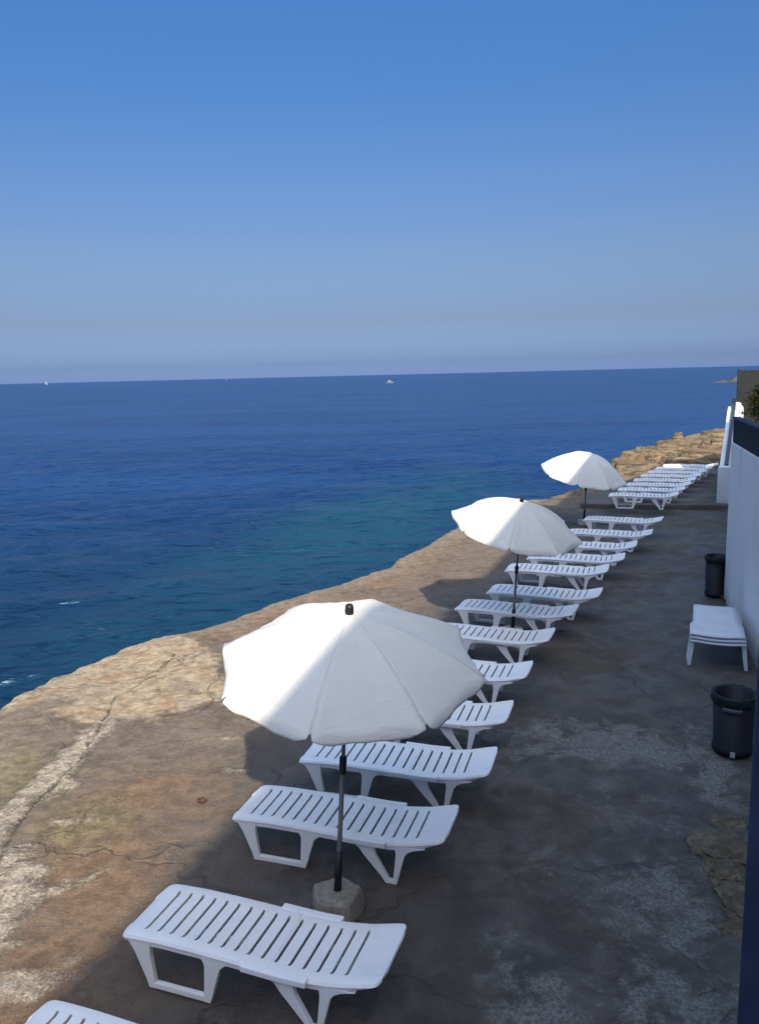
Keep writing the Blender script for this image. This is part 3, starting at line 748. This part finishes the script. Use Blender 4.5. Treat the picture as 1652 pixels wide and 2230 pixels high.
f = empty('fence', (13.30,30.0,1.85)); tag(f, 'dark grey green slatted fence rising behind the shrub at the right edge', 'fence')
fd = Vector((1,-.33)).normalized()
b = MB(); F0 = Vector((13.30,30.0))
def fbox(s0,s1,t0,t1,z0,z1,mb):
    fn = Vector((fd.y,-fd.x)); q = lambda s,t_: tuple(F0+fd*s+fn*t_)
    mb.prism([q(s0,t0),q(s1,t0),q(s1,t1),q(s0,t1)], z0, z1)
for i in range(20): fbox(.092+i*.105,.192+i*.105,0,.02,1.95,3.93,b)
child(b,'slat_panel', M['fence'], f)
for s in (0,2.19):
    b = MB(); fbox(s,s+.09,-.035,.055,1.85,3.98,b); child(b,'post', M['fence'], f, bevel=.006)
for za, zb in ((3.82,3.91),(2.1,2.2)):
    b = MB(); fbox(.09,2.19,-.028,-.003,za,zb,b); child(b,'crosspiece', M['fence'], f)

# navy painted column close to the camera
b = MB(); b.prism([(1.415,2.90),(1.75,2.62),(1.98,2.94),(1.65,3.22)], -.1, 3.6)
tag(b.build('column', M['navy'], bevel=.012), 'dark navy painted column at the lower right edge, closest to the camera', 'column')

# shrub on the terrace behind the parapet
def shrub(loc, rx, ry, rz, nclump, label):
    r = empty('shrub', loc); tag(r, label, 'shrub')
    rr = random.Random(5); lf = MB(); stm = MB()
    for k_ in range(nclump):
        a = rr.uniform(0,6.283); u = rr.uniform(.35,1)**.6; e = rr.uniform(-.5,1)
        c_ = Vector((math.cos(a)*rx*u*math.sqrt(max(.05,1-e*e*.8)), math.sin(a)*ry*u*math.sqrt(max(.05,1-e*e*.8)), .75*rz+e*rz*.75))
        if k_ % 4 == 0: stm.tube((rr.uniform(-.05,.05),rr.uniform(-.05,.05),0), c_, .012, .004, 5)
        for _ in range(46):
            q = c_ + Vector((rr.gauss(0,.085),rr.gauss(0,.085),rr.gauss(0,.07)))
            nrm_ = Vector((rr.gauss(0,1),rr.gauss(0,1),rr.gauss(.6,1))).normalized(); t_ = nrm_.orthogonal().normalized()
            t_ = Matrix.Rotation(rr.uniform(0,6.28),3,nrm_) @ t_; s_ = nrm_.cross(t_); l_ = rr.uniform(.03,.055); wv = l_*.42
            lf.add([q-t_*l_, q+s_*wv, q+t_*l_, q-s_*wv],[(0,1,2,3)])
    lf.build('foliage', M['leaf'], r); stm.build('stem', M['bark'], r)
shrub((6.98,13.64,2.72), .62, .55, .78, 120, 'bushy olive green shrub growing above the navy parapet at the right edge')

# little weed at the foot of the wall
wr = empty('weed', (6.06,13.62,.0)); tag(wr, 'small green weed growing at the foot of the wall beside the far bin', 'weed')
wl = MB(); rr = random.Random(9)
for k_ in range(60):
    a = rr.uniform(0,6.28); l_ = rr.uniform(.06,.17); tip = Vector((math.cos(a)*l_*.8, math.sin(a)*l_*.8, l_*rr.uniform(.5,1.1)))
    b0 = Vector((math.cos(a)*.02,math.sin(a)*.02,0)); sd_ = Vector((-math.sin(a),math.cos(a),0))*.012; md = b0.lerp(tip,.55)+Vector((0,0,.02))
    wl.add([b0-sd_*.5,b0+sd_*.5,md+sd_,tip,md-sd_],[(0,1,2,3,4)])
wl.build('leaves', M['leaf'], wr)
# rocks bulging out at the foot of the wall
m = NT('rubble'); g = m.obj()
c = m.mix(m.ramp(m.noise(g,4,7,.65),.35,.66), (.095,.075,.050), (.20,.165,.112))
c = m.mix(m.math('MULTIPLY', m.ramp(m.noise(g,22,5),.5,.68),.6), c, (.055,.05,.045))
m.princ(c,.9,.2,m.bump(m.noise(g,14,7,.7),.8,.05)); M['rubble'] = m.m
def boulder(loc, s, seed, label, rz=0):
    bm = bmesh.new(); bmesh.ops.create_icosphere(bm, subdivisions=5, radius=1)
    for v in bm.verts:
        p = v.co.copy(); q = p + Vector((seed*7.1,seed*3.3,seed))
        f_ = 1 + .40*mnoise.noise(q*1.0) + .30*abs(mnoise.noise(q*2.1)) + .16*mnoise.noise(q*5) + .09*mnoise.noise(q*11)
        cell = mnoise.cell(q*2.6); v.co = p*f_
        v.co.z = max(v.co.z, -.35) + .28*(cell-.5)*(p.z > -.1)
    for v in bm.verts: v.co.x *= s[0]; v.co.y *= s[1]; v.co.z *= s[2]
    me = bpy.data.meshes.new('rock'); bm.to_mesh(me); bm.free(); me.materials.append(M['rubble'])
    for p in me.polygons: p.use_smooth = True
    o = bpy.data.objects.new('rock', me); COL.objects.link(o); o.location = loc; o.rotation_euler = (0,0,rz)
    return tag(o, label, 'rock', 'rocks at the foot of the navy column')
boulder((3.02,6.30,-.01),(.30,.28,.06),1.3,'largest rough tan rock at the right edge, between bin and navy column')
boulder((2.76,5.62,-.01),(.22,.26,.05),2.9,'rough tan rock close beside the navy column, lower of the two large ones')
boulder((2.76,6.00,-.005),(.15,.14,.03),4.1,'small flat brown rock between the two large tan rocks')
boulder((2.56,5.30,-.005),(.12,.10,.025),6.4,'small dark rock nearest the bottom edge beside the navy column')
boulder((3.12,6.72,-.005),(.18,.12,.03),8.2,'small rock behind the largest tan rock, toward the bin')
# small reddish stone on the sunny concrete
bm = bmesh.new(); bmesh.ops.create_icosphere(bm, subdivisions=3, radius=1)
for v in bm.verts:
    f_ = 1+.4*mnoise.noise(v.co*1.4+Vector((9,2,4))); v.co = Vector((v.co.x*.05*f_, v.co.y*.036*f_, max(-.3,v.co.z)*.028*f_))
me = bpy.data.meshes.new('stone'); bm.to_mesh(me); bm.free(); me.materials.append(simple('red_stone',(.055,.028,.019),.8,.3,.4,30))
o = bpy.data.objects.new('stone', me); COL.objects.link(o); o.location = (-1.81,7.31,.015); tag(o,'small reddish brown stone lying on the sunlit concrete left of the loungers','stone')

# ------------------------------------------------------------------ boats
def sailboat(loc, L, Hm, rz, label):
    r = empty('sailboat', loc, rz); tag(r, label, 'sailboat', 'boats on the horizon')
    b = MB(); n = 10; vs = []
    for i in range(n+1):
        t_ = i/n; hw = L*.16*math.sin(math.pi*min(1,.12+t_*.88))**.7 if i < n else .02
        x = -L/2+L*t_
        vs += [(x,-hw,L*.10),(x,hw,L*.10),(x,hw*.55,-L*.02),(x,-hw*.55,-L*.02)]
    fs = [(0,1,2,3),tuple(4*n+i for i in (3,2,1,0))]
    for i in range(n):
        for j in range(4): fs.append((4*i+j,4*i+4+j,4*i+4+(j+1)%4,4*i+(j+1)%4))
    b.add(vs,fs); b.build('hull', M['hull'], r)
    b = MB(); b.tube((0,0,L*.1),(0,0,Hm),.09,.05,8); b.build('mast', M['pole'], r)
    b = MB(); v = []; K = 8
    for i in range(K+1):
        z = L*.2+(Hm*.96-L*.2)*i/K
        for j in range(5):
            v.append((-.1-(L*.42*(1-i/K))*j/4, .35*math.sin(j/4*3.14)*(1-i/K), z))
    b.add(v,[(i*5+j,i*5+j+1,(i+1)*5+j+1,(i+1)*5+j) for i in range(K) for j in range(4)],True)
    b.build('sail', M['sail'], r, solid=.05)
    b = MB(); v = [(L*.46,0,L*.12),(.15,.3,L*.15),(.15,0,Hm*.85)]; b.add(v,[(0,1,2)])
    b.build('sail', M['sail'], r, solid=.05)
sailboat((-930,2300,SEA),10,12.5,R(20),'white sailboat on the horizon, leftmost of the three boats')
sailboat((-395,2150,SEA),9,12,R(70),'white sailboat with narrow upright sail on the horizon, middle of the three boats')
r = empty('motorboat', (8.8,541,SEA), R(15)); tag(r,'small white motorboat just below the horizon, right of the two sailboats','motorboat','boats on the horizon')
b = MB(); vs = []; n = 10; L = 5.0
for i in range(n+1):
    t_ = i/n; hw = .95*(1-max(0,t_-.45)**2*3.0); x = -L/2+L*t_; up = .25*t_*t_
    vs += [(x,-hw,.75+up),(x,hw,.75+up),(x,hw*.6,-.1+up*.6),(x,-hw*.6,-.1+up*.6)]
fs = [(0,1,2,3),tuple(4*n+i for i in (3,2,1,0))]
for i in range(n):
    for j in range(4): fs.append((4*i+j,4*i+4+j,4*i+4+(j+1)%4,4*i+(j+1)%4))
b.add(vs,fs); b.build('hull', M['hull'], r)
b = MB(); b.prism([(-1.2,-.7),(.9,-.55),(.9,.55),(-1.2,.7)], .8, 1.75); b.build('cabin', M['hull'], r, bevel=.12)
b = MB(); b.prism([(.2,-.58),(.93,-.5),(.93,.5),(.2,.58)], 1.15, 1.55); b.build('windshield', M['glass'], r)

# ------------------------------------------------------------------ hotel building behind the camera's right shoulder (casts the shade)
bl = empty('building', (0,0,0)); tag(bl,'plain plastered building that shades the deck from beyond the right edge','building')
L0 = Vector((-2.30,4.82)); ld = Vector((7.74,19.6)).normalized(); ln = Vector((ld.y,-ld.x))
HB = 9.0; sdir = Vector((.14,-.99))*1.42
cot = HB*sdir.dot(ln)           # perpendicular distance of the eave from the shadow line
F = L0 + ln*cot
def bq(s,o,): return tuple(F+ld*s+ln*o)
b = MB(); b.prism([bq(-24,0),bq(16.5,0),bq(16.5,9),bq(-24,9)][::-1], -.2, HB-.30); b.build('wall', M['facade'], bl, bevel=.02)
b = MB(); b.prism([bq(-24.2,0),bq(16.7,0),bq(16.7,9.2),bq(-24.2,9.2)][::-1], HB-.297, HB); b.build('roof', M['white'], bl)
for fl in range(3):
    for i in range(11):
        s = -22+i*3.4; z = .9+fl*2.85
        b = MB(); b.prism([bq(s,-.012),bq(s+1.3,-.012),bq(s+1.3,.05),bq(s,.05)][::-1], z, z+1.4); b.build('window', M['glass'], bl)
